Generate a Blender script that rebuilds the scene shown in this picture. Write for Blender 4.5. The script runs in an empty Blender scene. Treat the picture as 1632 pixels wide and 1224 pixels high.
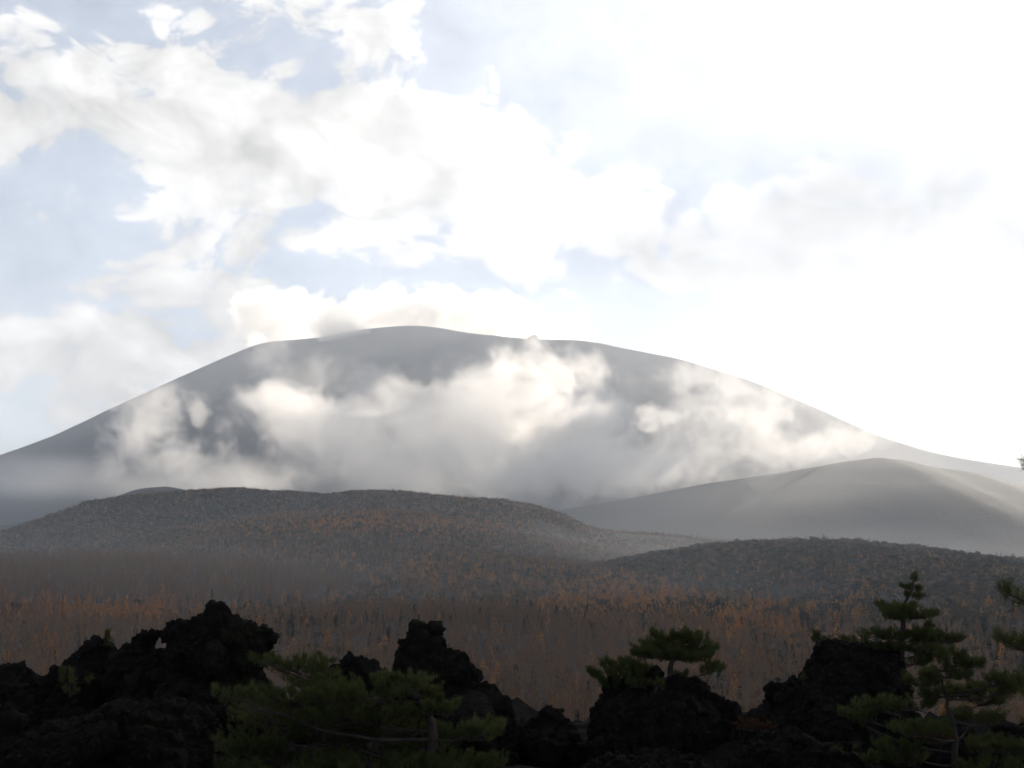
import bpy, bmesh, math, random
import numpy as np
from mathutils import Vector, Matrix

random.seed(7); rng = np.random.default_rng(7)
scene = bpy.context.scene
COL = scene.collection
R = math.radians

# ------------------------------------------------------------------ camera
FPX, CX, CY, HORIZON = 1750.0, 816.0, 612.0, 940.0
PITCH = math.atan((HORIZON - CY) / FPX)
cam_data = bpy.data.cameras.new('camera')
cam_data.sensor_width = 36.0
cam_data.lens = 36.0 * FPX / 1632.0
cam_data.clip_start = 0.1
cam_data.clip_end = 60000.0
cam = bpy.data.objects.new('camera', cam_data)
cam.location = (0, 0, 0)
cam.rotation_euler = (R(90) + PITCH, 0, 0)
COL.objects.link(cam)
scene.camera = cam

# ------------------------------------------------------------------ light
SUN_AZ, SUN_EL = 34.0, 21.0          # degrees right of the view axis (+Y), above the horizon
sun_dir = Vector((math.sin(R(SUN_AZ)) * math.cos(R(SUN_EL)), math.cos(R(SUN_AZ)) * math.cos(R(SUN_EL)), math.sin(R(SUN_EL))))
sl = bpy.data.lights.new('sun', 'SUN')
sl.energy = 5.0
sl.angle = R(2.0)
sl.color = (1.0, 0.88, 0.74)
so = bpy.data.objects.new('sun', sl)
so.rotation_euler = sun_dir.to_track_quat('Z', 'Y').to_euler()
so.location = (0, 0, 50)
COL.objects.link(so)

class NT:
    """small helper to write node trees"""
    def __init__(s, tree): s.t = tree; s.n = tree.nodes; s.l = tree.links
    def node(s, kind, **kw):
        n = s.n.new(kind)
        for k, v in kw.items(): setattr(n, k, v)
        return n
    def put(s, sock, v):
        if v is None: return
        if hasattr(v, 'is_output'): s.l.new(v, sock)
        else: sock.default_value = v
    def math(s, op, a, b=None, c=None, clamp=False):
        n = s.n.new('ShaderNodeMath'); n.operation = op; n.use_clamp = clamp
        s.put(n.inputs[0], a); s.put(n.inputs[1], b); s.put(n.inputs[2], c)
        return n.outputs[0]
    def vmath(s, op, a, b=None, c=None):
        n = s.n.new('ShaderNodeVectorMath'); n.operation = op
        s.put(n.inputs[0], a); s.put(n.inputs[1], b); s.put(n.inputs[2], c)
        return n.outputs['Value'] if op in ('LENGTH', 'DOT_PRODUCT', 'DISTANCE') else n.outputs[0]
    def noise(s, vec, scale, detail=5, rough=0.55, lac=2.0, dist=0.0, color=False, w=None):
        n = s.n.new('ShaderNodeTexNoise')
        if w is not None:
            n.noise_dimensions = '4D'; n.inputs['W'].default_value = w
        s.put(n.inputs['Vector'], vec)
        n.inputs['Scale'].default_value = scale; n.inputs['Detail'].default_value = detail
        n.inputs['Roughness'].default_value = rough; n.inputs['Lacunarity'].default_value = lac
        n.inputs['Distortion'].default_value = dist
        return n.outputs['Color'] if color else n.outputs[0]
    def ramp(s, v, a, b, lo=0.0, hi=1.0, smooth=True):
        n = s.n.new('ShaderNodeMapRange')
        n.interpolation_type = 'SMOOTHSTEP' if smooth else 'LINEAR'
        s.put(n.inputs[0], v); s.put(n.inputs[1], a); s.put(n.inputs[2], b); s.put(n.inputs[3], lo); s.put(n.inputs[4], hi)
        return n.outputs[0]
    def mix(s, f, a, b):
        n = s.n.new('ShaderNodeMix'); n.data_type = 'RGBA'
        s.put(n.inputs[0], f); s.put(n.inputs[6], a); s.put(n.inputs[7], b)
        return n.outputs[2]
    def cramp(s, v, stops):
        n = s.n.new('ShaderNodeValToRGB')
        s.put(n.inputs[0], v)
        e = n.color_ramp.elements
        while len(e) < len(stops): e.new(0.5)
        for el, (p, c) in zip(e, stops): el.position = p; el.color = (*c, 1)
        return n.outputs[0]

def px_dir(px, py):
    """world direction of a picture point (used only to place things at real distances)"""
    x, y, z = (px - CX) / FPX, (CY - py) / FPX, -1.0
    c, s_ = math.cos(R(90) + PITCH), math.sin(R(90) + PITCH)
    return Vector((x, y * c - z * s_, y * s_ + z * c))
def at(px, py, D):
    d = px_dir(px, py); k = D / d.y
    return Vector((d.x * k, D, d.z * k))
def azel(px, py):
    d = px_dir(px, py)
    return math.atan2(d.x, d.y), math.atan2(d.z, math.hypot(d.x, d.y))

# ------------------------------------------------------------------ sky
world = bpy.data.worlds.new('World'); scene.world = world
world.use_nodes = True
wt = NT(world.node_tree); world.node_tree.nodes.clear()
sky = wt.node('ShaderNodeTexSky', sky_type='NISHITA')
sky.sun_disc = False
sky.sun_elevation = R(SUN_EL); sky.sun_rotation = R(SUN_AZ)
sky.altitude = 1300; sky.air_density = 1.0; sky.dust_density = 1.2; sky.ozone_density = 1.0
SKY_STRENGTH = 0.076
tc = wt.node('ShaderNodeTexCoord').outputs['Generated']
dirv = wt.vmath('NORMALIZE', tc)
sep = wt.node('ShaderNodeSeparateXYZ'); wt.l.new(dirv, sep.inputs[0])
dx, dy, dz = sep.outputs
az = wt.math('ARCTAN2', dx, dy)
el = wt.math('ARCSINE', dz)
# cloud fields live in azimuth/elevation of the sky, flattened towards the horizon
comb = wt.node('ShaderNodeCombineXYZ')
wt.put(comb.inputs[0], wt.math('MULTIPLY', dx, 1.0)); wt.put(comb.inputs[1], dy); wt.put(comb.inputs[2], wt.math('MULTIPLY', dz, 1.5))
base = comb.outputs[0]
warp = wt.vmath('SCALE', wt.vmath('SUBTRACT', wt.noise(base, 9.0, 2, 0.55, color=True), (0.5, 0.5, 0.5)), None)
warp.node.inputs['Scale'].default_value = 0.10
pos = wt.vmath('ADD', base, warp)
f_big = wt.noise(pos, 5.0, 3, 0.5)
f_det = wt.noise(pos, 15.0, 7, 0.60)
vor = wt.node('ShaderNodeTexVoronoi', feature='F1'); wt.l.new(pos, vor.inputs['Vector'])
vor.inputs['Scale'].default_value = 17.0; vor.inputs['Detail'].default_value = 3.0; vor.inputs['Roughness'].default_value = 0.55
puff = wt.math('SUBTRACT', 0.55, vor.outputs['Distance'])          # cauliflower heads
f_big = wt.math('MULTIPLY_ADD', puff, 0.75, f_big)
field = wt.math('ADD', wt.math('MULTIPLY', wt.math('SUBTRACT', f_big, 0.5), 0.9), wt.math('MULTIPLY', wt.math('SUBTRACT', f_det, 0.5), 2.3))
ae = wt.node('ShaderNodeCombineXYZ'); wt.put(ae.inputs[0], az); wt.put(ae.inputs[1], el)
def gauss(prev, px, py, rx, ry, amp, rot=0.0):
    """add a thicker (amp>0) or clearer (amp<0) stretch of the cloud deck"""
    a0, e0 = azel(px, py)
    q = wt.vmath('MULTIPLY_ADD', ae.outputs[0], (FPX / rx, FPX / ry, 0), (-a0 * FPX / rx, -e0 * FPX / ry, 0))
    return wt.math('MULTIPLY_ADD', wt.math('POWER', math.exp(-1), wt.vmath('DOT_PRODUCT', q, q)), amp, prev)
blobs = [
    (60, 130, 150, 75, 0.45, 0), (60, 200, 120, 60, .2, 0), (260, 190, 150, 120, 0.35, 0), (400, 60, 260, 90, .50, 0),
    (480, 220, 240, 100, 0.50, 0), (760, 280, 260, 100, 0.50, 0), (960, 360, 220, 80, 0.35, 0), (1160, 410, 200, 75, 0.35, 0), (480, 330, 220, 90, .35, 0),
    (300, 460, 190, 90, 0.55, 0), (100, 545, 190, 85, 0.62, 0), (180, 400, 60, 40, .2, 0), (420, 540, 150, 80, .3, 0),
    (1450, 520, 330, 200, 0.8, 0), (1560, 110, 120, 110, 0.22, 0), (1180, 70, 150, 60, 0.08, 0),
    (150, 45, 75, 55, -0.42, 0), (130, 270, 120, 55, -0.40, -10), (75, 410, 120, 55, -0.55, 0), (50, 330, 60, 26, 0.12, 0),
    (960, 110, 150, 110, -0.50, -20), (1180, 230, 200, 70, -0.5, -18), (800, 60, 160, 40, -0.25, 0),
    (560, 405, 75, 26, -0.40, 0), (580, 452, 110, 24, -0.42, 0), (980, 480, 170, 28, -0.55, -6), (1150, 530, 110, 40, -.4, 0),
    (60, 640, 180, 50, 0.22, 0), (330, 420, 40, 20, -0.1, 0),
]
M = 0.13
for b in blobs: M = gauss(M, *b)
F = wt.math('ADD', field, M)
alpha = wt.ramp(F, -0.06, 0.20)
thick = wt.ramp(F, 0.10, 0.75)
# how close to the sun: clouds scatter forward, so they brighten towards it
sdot = wt.vmath('DOT_PRODUCT', dirv, tuple(sun_dir))
near = wt.ramp(sdot, 0.70, 0.97)
side = wt.ramp(sdot, -0.6, 0.8)
bright = wt.math('MULTIPLY_ADD', near, 0.18, wt.math('MULTIPLY_ADD', side, 0.375, 0.10))
shade = wt.math('MULTIPLY', bright, wt.math('ADD', wt.math('MULTIPLY', puff, wt.math('MULTIPLY_ADD', near, -0.4, 0.5)), wt.math('MULTIPLY_ADD', wt.noise(pos, 11.0, 5, 0.62), 1.0, 0.56)))
cloudc = wt.vmath('SCALE', wt.mix(thick, (1.0, 1.0, 1.0, 1), (1.0, 0.985, 0.965, 1)), None)
wt.put(cloudc.node.inputs['Scale'], shade)
skyc = wt.vmath('SCALE', sky.outputs[0], None); skyc.node.inputs['Scale'].default_value = SKY_STRENGTH
veil = wt.ramp(sdot, 0.66, 0.96, 0.32, 0.52)                 # thin high cloud whitens the sky round the sun
alpha = wt.math('ADD', alpha, wt.math('MULTIPLY', wt.math('SUBTRACT', 1.0, alpha), veil))
total = wt.mix(alpha, skyc, cloudc)
bg = wt.node('ShaderNodeBackground'); wt.l.new(total, bg.inputs[0]); bg.inputs[1].default_value = 1.0
wo = wt.node('ShaderNodeOutputWorld'); wt.l.new(bg.outputs[0], wo.inputs[0])
world.cycles.sampling_method = 'MANUAL'; world.cycles.sample_map_resolution = 1024

vs = scene.view_settings
scene.display_settings.display_device = 'sRGB'
vs.view_transform = 'Standard'; vs.look = 'None'; vs.exposure = 1.03; vs.gamma = 1.0; vs.use_curve_mapping = False
cy = scene.cycles
scene.render.engine = 'CYCLES'
cy.use_denoising = True
try: cy.denoiser = 'OPENIMAGEDENOISE'
except Exception: pass
cy.use_adaptive_sampling = True; cy.adaptive_threshold = 0.04
cy.max_bounces = 12; cy.diffuse_bounces = 3; cy.glossy_bounces = 2; cy.transparent_max_bounces = 8; cy.volume_bounces = 10
cy.volume_step_rate = 3.0; cy.volume_max_steps = 256
cy.caustics_reflective = False; cy.caustics_refractive = False

# ------------------------------------------------------------------ numpy noise
def _hash(ix, iy, iz, seed):
    h = (ix.astype(np.int64) * 374761393 + iy.astype(np.int64) * 668265263 + iz.astype(np.int64) * 2147483647 + seed * 974634777) & 0xFFFFFFFF
    h = ((h ^ (h >> 13)) * 1274126177) & 0xFFFFFFFF
    h = ((h ^ (h >> 15)) * 2246822519) & 0xFFFFFFFF
    return ((h ^ (h >> 16)) & 0xFFFFFF) / float(0xFFFFFF)
def vnoise(p, seed=0):
    p = np.asarray(p, float)
    i = np.floor(p).astype(np.int64); f = p - i; f = f * f * f * (f * (f * 6 - 15) + 10)
    out = 0.0
    for a in (0, 1):
        for b in (0, 1):
            for c in (0, 1):
                w = (f[:, 0] if a else 1 - f[:, 0]) * (f[:, 1] if b else 1 - f[:, 1]) * (f[:, 2] if c else 1 - f[:, 2])
                out = out + w * _hash(i[:, 0] + a, i[:, 1] + b, i[:, 2] + c, seed)
    return out * 2 - 1
def fbm(p, octaves=5, gain=0.5, seed=0, ridged=False):
    p = np.asarray(p, float); a, s, tot = 1.0, 0.0, 0.0
    for o in range(octaves):
        n = vnoise(p, seed + o * 17)
        if ridged: n = 1 - 2 * np.abs(n)
        s = s + a * n; tot += a; a *= gain; p = p * 2.03 + 11.7
    return s / tot
def fbm2(X, Y, scale, octaves=5, gain=0.5, seed=0, ridged=False):
    sh = np.shape(X)
    p = np.stack([np.ravel(X) / scale, np.ravel(Y) / scale, np.full(np.size(X), 3.7)], 1)
    return fbm(p, octaves, gain, seed, ridged).reshape(sh)

# ------------------------------------------------------------------ object helpers
def link(o): COL.objects.link(o); return o
def mesh_from(name, verts, faces, smooth=True):
    me = bpy.data.meshes.new(name)
    verts = np.asarray(verts, np.float32); faces = np.asarray(faces, np.int32)
    k = faces.shape[1]
    me.vertices.add(len(verts)); me.vertices.foreach_set('co', verts.ravel())
    me.loops.add(faces.size); me.loops.foreach_set('vertex_index', faces.ravel())
    me.polygons.add(len(faces)); me.polygons.foreach_set('loop_start', np.arange(0, faces.size, k, dtype=np.int32))
    me.polygons.foreach_set('use_smooth', np.full(len(faces), smooth))
    me.update(calc_edges=True)
    return me
def add(name, me, mat=None, parent=None, **props):
    o = bpy.data.objects.new(name, me)
    if mat is not None and not me.materials: me.materials.append(mat)
    if parent is not None: o.parent = parent
    for k, v in props.items(): o[k] = v
    return link(o)
def empty(name, loc=(0, 0, 0), **props):
    o = bpy.data.objects.new(name, None); o.location = loc; o.empty_display_size = 0.3
    for k, v in props.items(): o[k] = v
    return link(o)
def material(name):
    m = bpy.data.materials.new(name); m.use_nodes = True
    m.node_tree.nodes.clear()
    t = NT(m.node_tree)
    out = t.node('ShaderNodeOutputMaterial')
    b = t.node('ShaderNodeBsdfPrincipled'); t.l.new(b.outputs[0], out.inputs[0])
    b.inputs['Roughness'].default_value = 0.9
    b.inputs['Specular IOR Level'].default_value = 0.2
    return m, t, b

# ------------------------------------------------------------------ terrain
def interp(px, pts):
    xs, ys = zip(*pts); return np.interp(px, xs, ys)
def crest_world(pts):
    """[(px, py, D)] -> world X, Y, Z arrays sorted by X"""
    w = np.array([at(*p) for p in pts]); return w[np.argsort(w[:, 0])]
# main cone
MTN_D = 6200.0
MTN_C = at(690, 519, MTN_D)
sil = [(-2200, 1100), (-900, 920), (-500, 880), (-300, 835), (-120, 772), (0, 725), (85, 695), (200, 640), (300, 595), (380, 560), (420, 545), (510, 538), (580, 524), (640, 519), (690, 520), (740, 530), (850, 541), (930, 542), (1000, 556), (1080, 571), (1200, 608), (1300, 650), (1400, 695), (1480, 720), (1560, 735), (1640, 747), (1900, 780), (2300, 820), (2700, 860), (3200, 900), (5000, 1100)]
sil_w = np.array([at(px, py, MTN_D) for px, py in sil])
_xs = np.arange(sil_w[0, 0], sil_w[-1, 0], 15.0); _zs = np.interp(_xs, sil_w[:, 0], sil_w[:, 2]); _k = np.hanning(19); _k /= _k.sum()
_zs = np.convolve(np.pad(_zs, 9, mode='edge'), _k, mode='valid') + 2.5 * fbm(np.stack([_xs / 90, _xs * 0, _xs * 0], 1), 5, .55, 91)
sil_w = np.stack([_xs, _xs * 0, _zs], 1)                       # softened, slightly broken skyline
def mountain_z(X, Y):
    ddx = X - MTN_C.x; fy = np.maximum(MTN_D - Y, 0)
    ddy = np.where(Y < MTN_D, -(fy * 1.5 + np.maximum(fy - 2000, 0) * 1.5), Y - MTN_D)
    r = np.hypot(ddx, ddy) + 1e-6
    w = np.clip(0.5 + 0.5 * ddx / r, 0, 1); w = w * w * (3 - 2 * w)
    zr = np.interp(MTN_C.x + r, sil_w[:, 0], sil_w[:, 2]); zl = np.interp(MTN_C.x - r, sil_w[:, 0], sil_w[:, 2])
    z = w * zr + (1 - w) * zl
    g = np.arctan2(ddx, ddy)
    rel = np.clip((r - 300) / 1200, 0, 1)
    z = z + rel * (10 * fbm2(np.cos(g) * 900, np.sin(g) * 900 + r * .04, 60, 3, 0.5, 5) + 22 * fbm2(X, Y, 420, 4, 0.5, 9)) * np.clip(np.abs(ddy) / 900, 0, 1)
    z = np.where(Y < MTN_D, np.minimum(z, np.interp(X, sil_w[:, 0], sil_w[:, 2]) - 0.50 * fy), z)
    return z + np.where(Y < MTN_D - 250, 3.0, 1.0) * fbm2(X, Y, 70, 3, 0.5, 12)
class Ridge:
    def __init__(s, pts, sf, sb, w, rough, seed, scale=160):
        s.c = crest_world(pts); s.sf, s.sb, s.w, s.rough, s.seed, s.scale = sf, sb, w, rough, seed, scale
    def __call__(s, X, Y):
        yc = np.interp(X, s.c[:, 0], s.c[:, 1]); zc = np.interp(X, s.c[:, 0], s.c[:, 2])
        d = Y - yc
        sl = np.where(d < 0, s.sf, s.sb)
        z = zc - sl * (np.sqrt(d * d + s.w ** 2) - s.w)
        return z + s.rough * fbm2(X, Y, s.scale, 5, 0.5, s.seed) * np.clip(np.abs(d) / 120, 0.12, 1)
hill_back = Ridge([(300, 850, 3300), (700, 830, 3300), (880, 815, 3300), (1000, 795, 3300), (1120, 772, 3300), (1250, 753, 3300), (1340, 737, 3300), (1390, 731, 3300), (1430, 736, 3300), (1465, 745, 3300), (1525, 753, 3300), (1580, 768, 3300), (1640, 788, 3300), (1800, 830, 3300), (2200, 880, 3300)], .30, .2, 120, 7, 31, 300)
hill_left = Ridge([(-700, 880, 3000), (-200, 860, 3000), (0, 842, 3000), (90, 826, 3000), (180, 800, 3000), (240, 779, 3000), (275, 776, 3000), (330, 790, 3000), (500, 830, 3000), (800, 860, 3000)], .25, .1, 80, 12, 37, 250)
dome = Ridge([(-900, 930, 2200), (-300, 900, 2200), (0, 872, 2200), (60, 852, 2200), (110, 836, 2200), (200, 803, 2200), (260, 794, 2200), (350, 788, 2200), (400, 785, 2200), (470, 790, 2200), (540, 795, 2200), (570, 789, 2200), (640, 787, 2200), (730, 798, 2200), (800, 803, 2200), (860, 815, 2200), (900, 828, 2200), (930, 843, 2200), (960, 850, 2200), (1060, 856, 2150), (1180, 868, 2100), (1300, 880, 2100), (1500, 910, 2100), (2200, 935, 2100)], .26, .16, 260, 12, 43, 260)
lava_ridge = Ridge([(300, 985, 1300), (600, 955, 1300), (850, 928, 1300), (960, 905, 1300), (1050, 886, 1330), (1120, 874, 1350), (1180, 868, 1350), (1280, 864, 1350), (1350, 868, 1350), (1400, 874, 1350), (1470, 881, 1350), (1530, 889, 1350), (1600, 895, 1350), (1632, 905, 1350), (1800, 930, 1350), (2400, 960, 1350)], .16, .12, 110, 7, 53, 130)
mound = Ridge([(-900, 950, 1750), (-200, 915, 1750), (100, 897, 1750), (230, 874, 1750), (330, 845, 1750), (450, 827, 1750), (540, 823, 1750), (640, 823, 1750), (740, 835, 1750), (830, 852, 1750), (900, 866, 1750), (1000, 884, 1750), (1200, 905, 1750), (1800, 940, 1750)], .17, .10, 110, 9, 83, 170)
wood_slope = Ridge([(-900, 915, 1020), (-200, 905, 1020), (0, 906, 1020), (150, 902, 1020), (300, 908, 1020), (430, 918, 1020), (560, 938, 1020), (700, 966, 1020), (1000, 1010, 1020), (1500, 1040, 1020)], .13, .04, 60, 4, 87, 120)
orange_rise = Ridge([(200, 985, 1180), (480, 955, 1180), (560, 930, 1180), (620, 906, 1180), (700, 893, 1180), (800, 894, 1180), (900, 904, 1180), (1000, 919, 1180), (1150, 948, 1180), (1500, 990, 1180)], .16, .06, 60, 5, 89, 120)
_bd = np.array([0, 70, 150, 300, 450, 600, 750, 900, 1100, 1400, 2000, 3000, 9000.])
_bz = np.array([-20, -24, -32, -34, -32, -27, -20, -10, 8, 26, 42, 60, 100.])
def base_z(X, Y):
    d = np.hypot(X, Y)
    z = np.interp(d, _bd, _bz)
    k = np.clip((d - 250) / 500, 0, 1)
    z = z + k * 9 * fbm2(X, Y, 330, 4, 0.45, 61)
    # low wooded rise in the middle distance
    m = at(620, 985, 560)
    z = z + 9 * np.exp(-(((X - m.x) / 95) ** 2 + ((Y - 580) / 70) ** 2))
    # slope of bare wood to the left, orange rise in the middle
    m2 = at(280, 930, 1000); return z
    m2 = at(280, 930, 1000); z = z + 12 * np.exp(-(((X - m2.x) / 320) ** 2 + ((Y - 1050) / 130) ** 2))
    m3 = at(780, 910, 1150); z = z + 16 * np.exp(-(((X - m3.x) / 170) ** 2 + ((Y - 1180) / 150) ** 2))
    return z
LAYERS = None
def ground_z(X, Y):
    return np.maximum.reduce([f(X, Y) for f in LAYERS])

LAYERS = [base_z, dome, lava_ridge, hill_back, hill_left, mound, wood_slope, orange_rise]
def grid_mesh(name, fz, x0, x1, nx, y0, y1, ny, fan=None, logy=False):
    ys = np.geomspace(y0, y1, ny) if logy else np.linspace(y0, y1, ny)
    us = np.linspace(-1, 1, nx)
    V, U = np.meshgrid(ys, us, indexing='ij')
    if fan: X = U * (fan[0] + fan[1] * V); Y = V
    else: X = x0 + (U + 1) / 2 * (x1 - x0); Y = V
    Z = fz(X, Y)
    verts = np.stack([X.ravel(), Y.ravel(), Z.ravel()], 1)
    i = np.arange((ny - 1) * nx).reshape(ny - 1, nx)[:, :-1].ravel()
    faces = np.stack([i, i + 1, i + nx + 1, i + nx], 1)
    return mesh_from(name, verts, faces)

def ground_material(name, c1, c2, c3, s1, s2, rough_bump=0.0):
    m, t, b = material(name)
    g = t.node('ShaderNodeNewGeometry').outputs['Position']
    n1 = t.noise(g, s1, 6, 0.6); n2 = t.noise(g, s2, 5, 0.6)
    c = t.mix(t.ramp(n1, .38, .64), (*c1, 1), (*c2, 1))
    c = t.mix(t.ramp(n2, .48, .72), c, (*c3, 1))
    t.l.new(c, b.inputs['Base Color'])
    if rough_bump:
        bp = t.node('ShaderNodeBump'); bp.inputs['Strength'].default_value = 0.8; bp.inputs['Distance'].default_value = rough_bump
        t.l.new(n2, bp.inputs['Height']); t.l.new(bp.outputs[0], b.inputs['Normal'])
    return m
MAT_ASH = ground_material('volcanic_ash_slope', (.042, .043, .045), (.062, .061, .061), (.034, .036, .038), .004, .02, 3)
MAT_SCRUB = ground_material('scrub_slope', (.020, .021, .016), (.027, .024, .018), (.016, .018, .014), .012, .08, 2)
MAT_LITTER = ground_material('leaf_litter', (.050, .038, .030), (.038, .032, .026), (.028, .028, .022), .02, .2, .5)

add('mountain', grid_mesh('mountain', mountain_z, -6500, 6500, 420, 2500, 9500, 300), MAT_ASH, kind='structure')
add('far_hill', grid_mesh('far_hill', hill_back, -1800, 4200, 240, 1000, 5200, 150), MAT_SCRUB, kind='structure')
add('side_hill', grid_mesh('side_hill', hill_left, -4200, 600, 170, 1500, 4500, 100), MAT_SCRUB, kind='structure')
add('dome_hill', grid_mesh('dome_hill', dome, -3400, 3000, 320, 900, 3400, 170), MAT_SCRUB, kind='structure')
add('lava_ridge', grid_mesh('lava_ridge', lava_ridge, -900, 2200, 240, 500, 2300, 150), MAT_SCRUB, kind='structure')
add('mound', grid_mesh('mound', mound, -2200, 2000, 260, 900, 2500, 130), MAT_SCRUB, kind='structure')
add('wooded_slope', grid_mesh('wooded_slope', wood_slope, -1400, 900, 200, 500, 1700, 110), MAT_LITTER, kind='structure')
add('wooded_rise', grid_mesh('wooded_rise', orange_rise, -700, 900, 180, 600, 1800, 110), MAT_LITTER, kind='structure')
add('ground', grid_mesh('ground', base_z, 0, 0, 240, 40, 12000, 240, fan=(160, 1.0), logy=True), MAT_LITTER, kind='structure')

# ------------------------------------------------------------------ air
def volume_material(name, color, density, aniso, attr=''):
    m = bpy.data.materials.new(name); m.use_nodes = True; m.node_tree.nodes.clear()
    t = NT(m.node_tree); out = t.node('ShaderNodeOutputMaterial')
    v = t.node('ShaderNodeVolumePrincipled')
    v.inputs['Color'].default_value = (*color, 1); v.inputs['Density'].default_value = density
    v.inputs['Anisotropy'].default_value = aniso
    v.inputs['Density Attribute'].default_value = attr
    t.l.new(v.outputs[0], out.inputs['Volume'])
    return m
def box_mesh(name, a, b):
    v = [(x, y, z) for x in (a[0], b[0]) for y in (a[1], b[1]) for z in (a[2], b[2])]
    f = [(0, 1, 3, 2), (4, 6, 7, 5), (0, 4, 5, 1), (2, 3, 7, 6), (0, 2, 6, 4), (1, 5, 7, 3)]
    return mesh_from(name, v, f, False)
add('haze', box_mesh('haze', (-15000, -2500, -420), (15000, 13000, 1850)), volume_material('haze_air', (.86, .92, 1.0), 1.0e-4, 0.36), kind='stuff')

# clouds: voxel density from ellipsoid bodies eroded by noise
def cloud(name, label, bodies, voxel, density, scale, amp, soft, aniso=0.65, seed=0.0, group=None, stretch=(1, 1, 1), edge=0.0, rough=0.6, warp=0.0):
    mat = volume_material(name + '_vapour', (1.0, .99, .972), density, aniso, 'density')
    vol = bpy.data.volumes.new(name); o = bpy.data.objects.new(name, vol)
    ng = bpy.data.node_groups.new(name + '_field', 'GeometryNodeTree')
    ng.interface.new_socket('Geometry', in_out='INPUT', socket_type='NodeSocketGeometry')
    ng.interface.new_socket('Geometry', in_out='OUTPUT', socket_type='NodeSocketGeometry')
    t = NT(ng); go = t.node('NodeGroupOutput')
    P = t.node('GeometryNodeInputPosition').outputs[0]
    Pw = P
    if warp:
        wv = t.vmath('SCALE', t.vmath('SUBTRACT', t.noise(P, .5 / scale, 2, .5, color=True, w=seed + 5), (.5, .5, .5)), None)
        wv.node.inputs['Scale'].default_value = warp; Pw = t.vmath('ADD', P, wv)
    F = None
    lo = np.array([1e9] * 3); hi = -lo
    for bdy in bodies:
        c, r = np.array(bdy[0], float), np.array(bdy[1], float); k = bdy[2] if len(bdy) > 2 else 1.0
        lo = np.minimum(lo, c - r * 1.25); hi = np.maximum(hi, c + r * 1.25)
        q = t.vmath('MULTIPLY', t.vmath('SUBTRACT', Pw, tuple(c)), tuple(1 / r))
        f = t.math('MULTIPLY', t.math('SUBTRACT', 1.0, t.vmath('LENGTH', q)), k)
        F = f if F is None else t.math('SMOOTH_MAX', F, f, 0.15)
    nz = t.noise(t.vmath('MULTIPLY', P, tuple(stretch)), 1.0 / scale, 8, rough, 2.1, 0.6, w=seed)
    v = t.math('ADD', F, t.math('MULTIPLY', t.math('SUBTRACT', nz, 0.5), amp * 2.4))
    d = t.ramp(v, edge, edge + soft)
    d = t.math('MULTIPLY', d, d)
    d = t.math('MAXIMUM', t.math('SUBTRACT', d, 0.004), 0.0)
    vc = t.node('GeometryNodeVolumeCube')
    t.put(vc.inputs['Density'], d)
    vc.inputs['Min'].default_value = tuple(lo); vc.inputs['Max'].default_value = tuple(hi)
    n = np.maximum(8, np.round((hi - lo) / voxel)).astype(int)
    for ax, nn in zip('XYZ', n): vc.inputs['Resolution ' + ax].default_value = int(nn)
    sm = t.node('GeometryNodeSetMaterial'); sm.inputs['Material'].default_value = mat
    t.l.new(vc.outputs[0], sm.inputs[0]); t.l.new(sm.outputs[0], go.inputs[0])
    md = o.modifiers.new('field', 'NODES'); md.node_group = ng
    vol.materials.append(mat)
    o['label'] = label; o['category'] = 'cloud'
    if group: o['group'] = group
    return link(o)
def body(px, py, D, rx, ry, rd, k=1.0):
    """an ellipsoid of vapour: place from the picture at distance D, radii in picture units at that distance, depth in metres"""
    s = D / FPX
    return (at(px, py, D), (rx * s, rd, ry * s), k)

cloud('cloud_bank', 'large warm white cloud bank lying across the middle of the mountain',
      [body(425, 645, 3700, 70, 36, 160), body(480, 670, 3600, 110, 50, 220), body(560, 700, 3500, 170, 75, 240), body(700, 690, 3550, 200, 85, 260), body(800, 650, 3750, 125, 80, 240), body(850, 605, 3850, 85, 70, 150, .8),
       body(815, 580, 3950, 55, 40, 110, .7), body(900, 690, 3600, 125, 95, 240), body(700, 745, 3250, 290, 55, 220), body(900, 750, 3250, 200, 55, 220), body(1010, 755, 3300, 130, 40, 200)],
      8, .0058, 180, 1.7, .38, aniso=.62, seed=1.0, warp=130, rough=.66)
cloud('cloud_wisp', 'curling white wisp of cloud on the left slope of the mountain',
      [body(262, 640, 3900, 55, 28, 120), body(235, 670, 3850, 50, 50, 140), body(225, 715, 3750, 60, 45, 150), body(290, 735, 3650, 70, 40, 160), body(305, 650, 3900, 30, 22, 90)],
      8, .0060, 120, 2.1, .36, aniso=.7, seed=4.0, warp=130, rough=.66)
cloud('cloud_streak', 'torn white streak of cloud on the right shoulder of the mountain',
      [body(1110, 600, 4300, 55, 35, 160), body(1150, 640, 4200, 70, 45, 180), body(1215, 655, 4200, 80, 45, 180), body(1140, 700, 3900, 90, 45, 200), body(1230, 715, 3800, 120, 32, 200), body(1320, 705, 3900, 90, 22, 180), body(1060, 740, 3700, 120, 35, 200)],
      8, .0030, 120, 2.2, .40, aniso=.35, seed=7.0, warp=140, rough=.66)
cloud('cloud_puff', 'small torn cloud puff beside the main bank, low on the right slope',
      [body(1045, 665, 4100, 48, 20, 110), body(1025, 655, 4100, 30, 14, 90)], 6, .008, 70, 1.7, .5, aniso=.4, seed=11.0, warp=60)
cloud('cloud_veil', 'thin grey veil of cloud below the left end of the crest',
      [body(450, 590, 4700, 70, 60, 150), body(500, 600, 4700, 60, 50, 150), body(420, 570, 4900, 50, 35, 130), body(940, 590, 4600, 40, 60, 130)], 14, .0020, 170, 2.2, .8, seed=15.0, warp=140, rough=.66)
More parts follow.
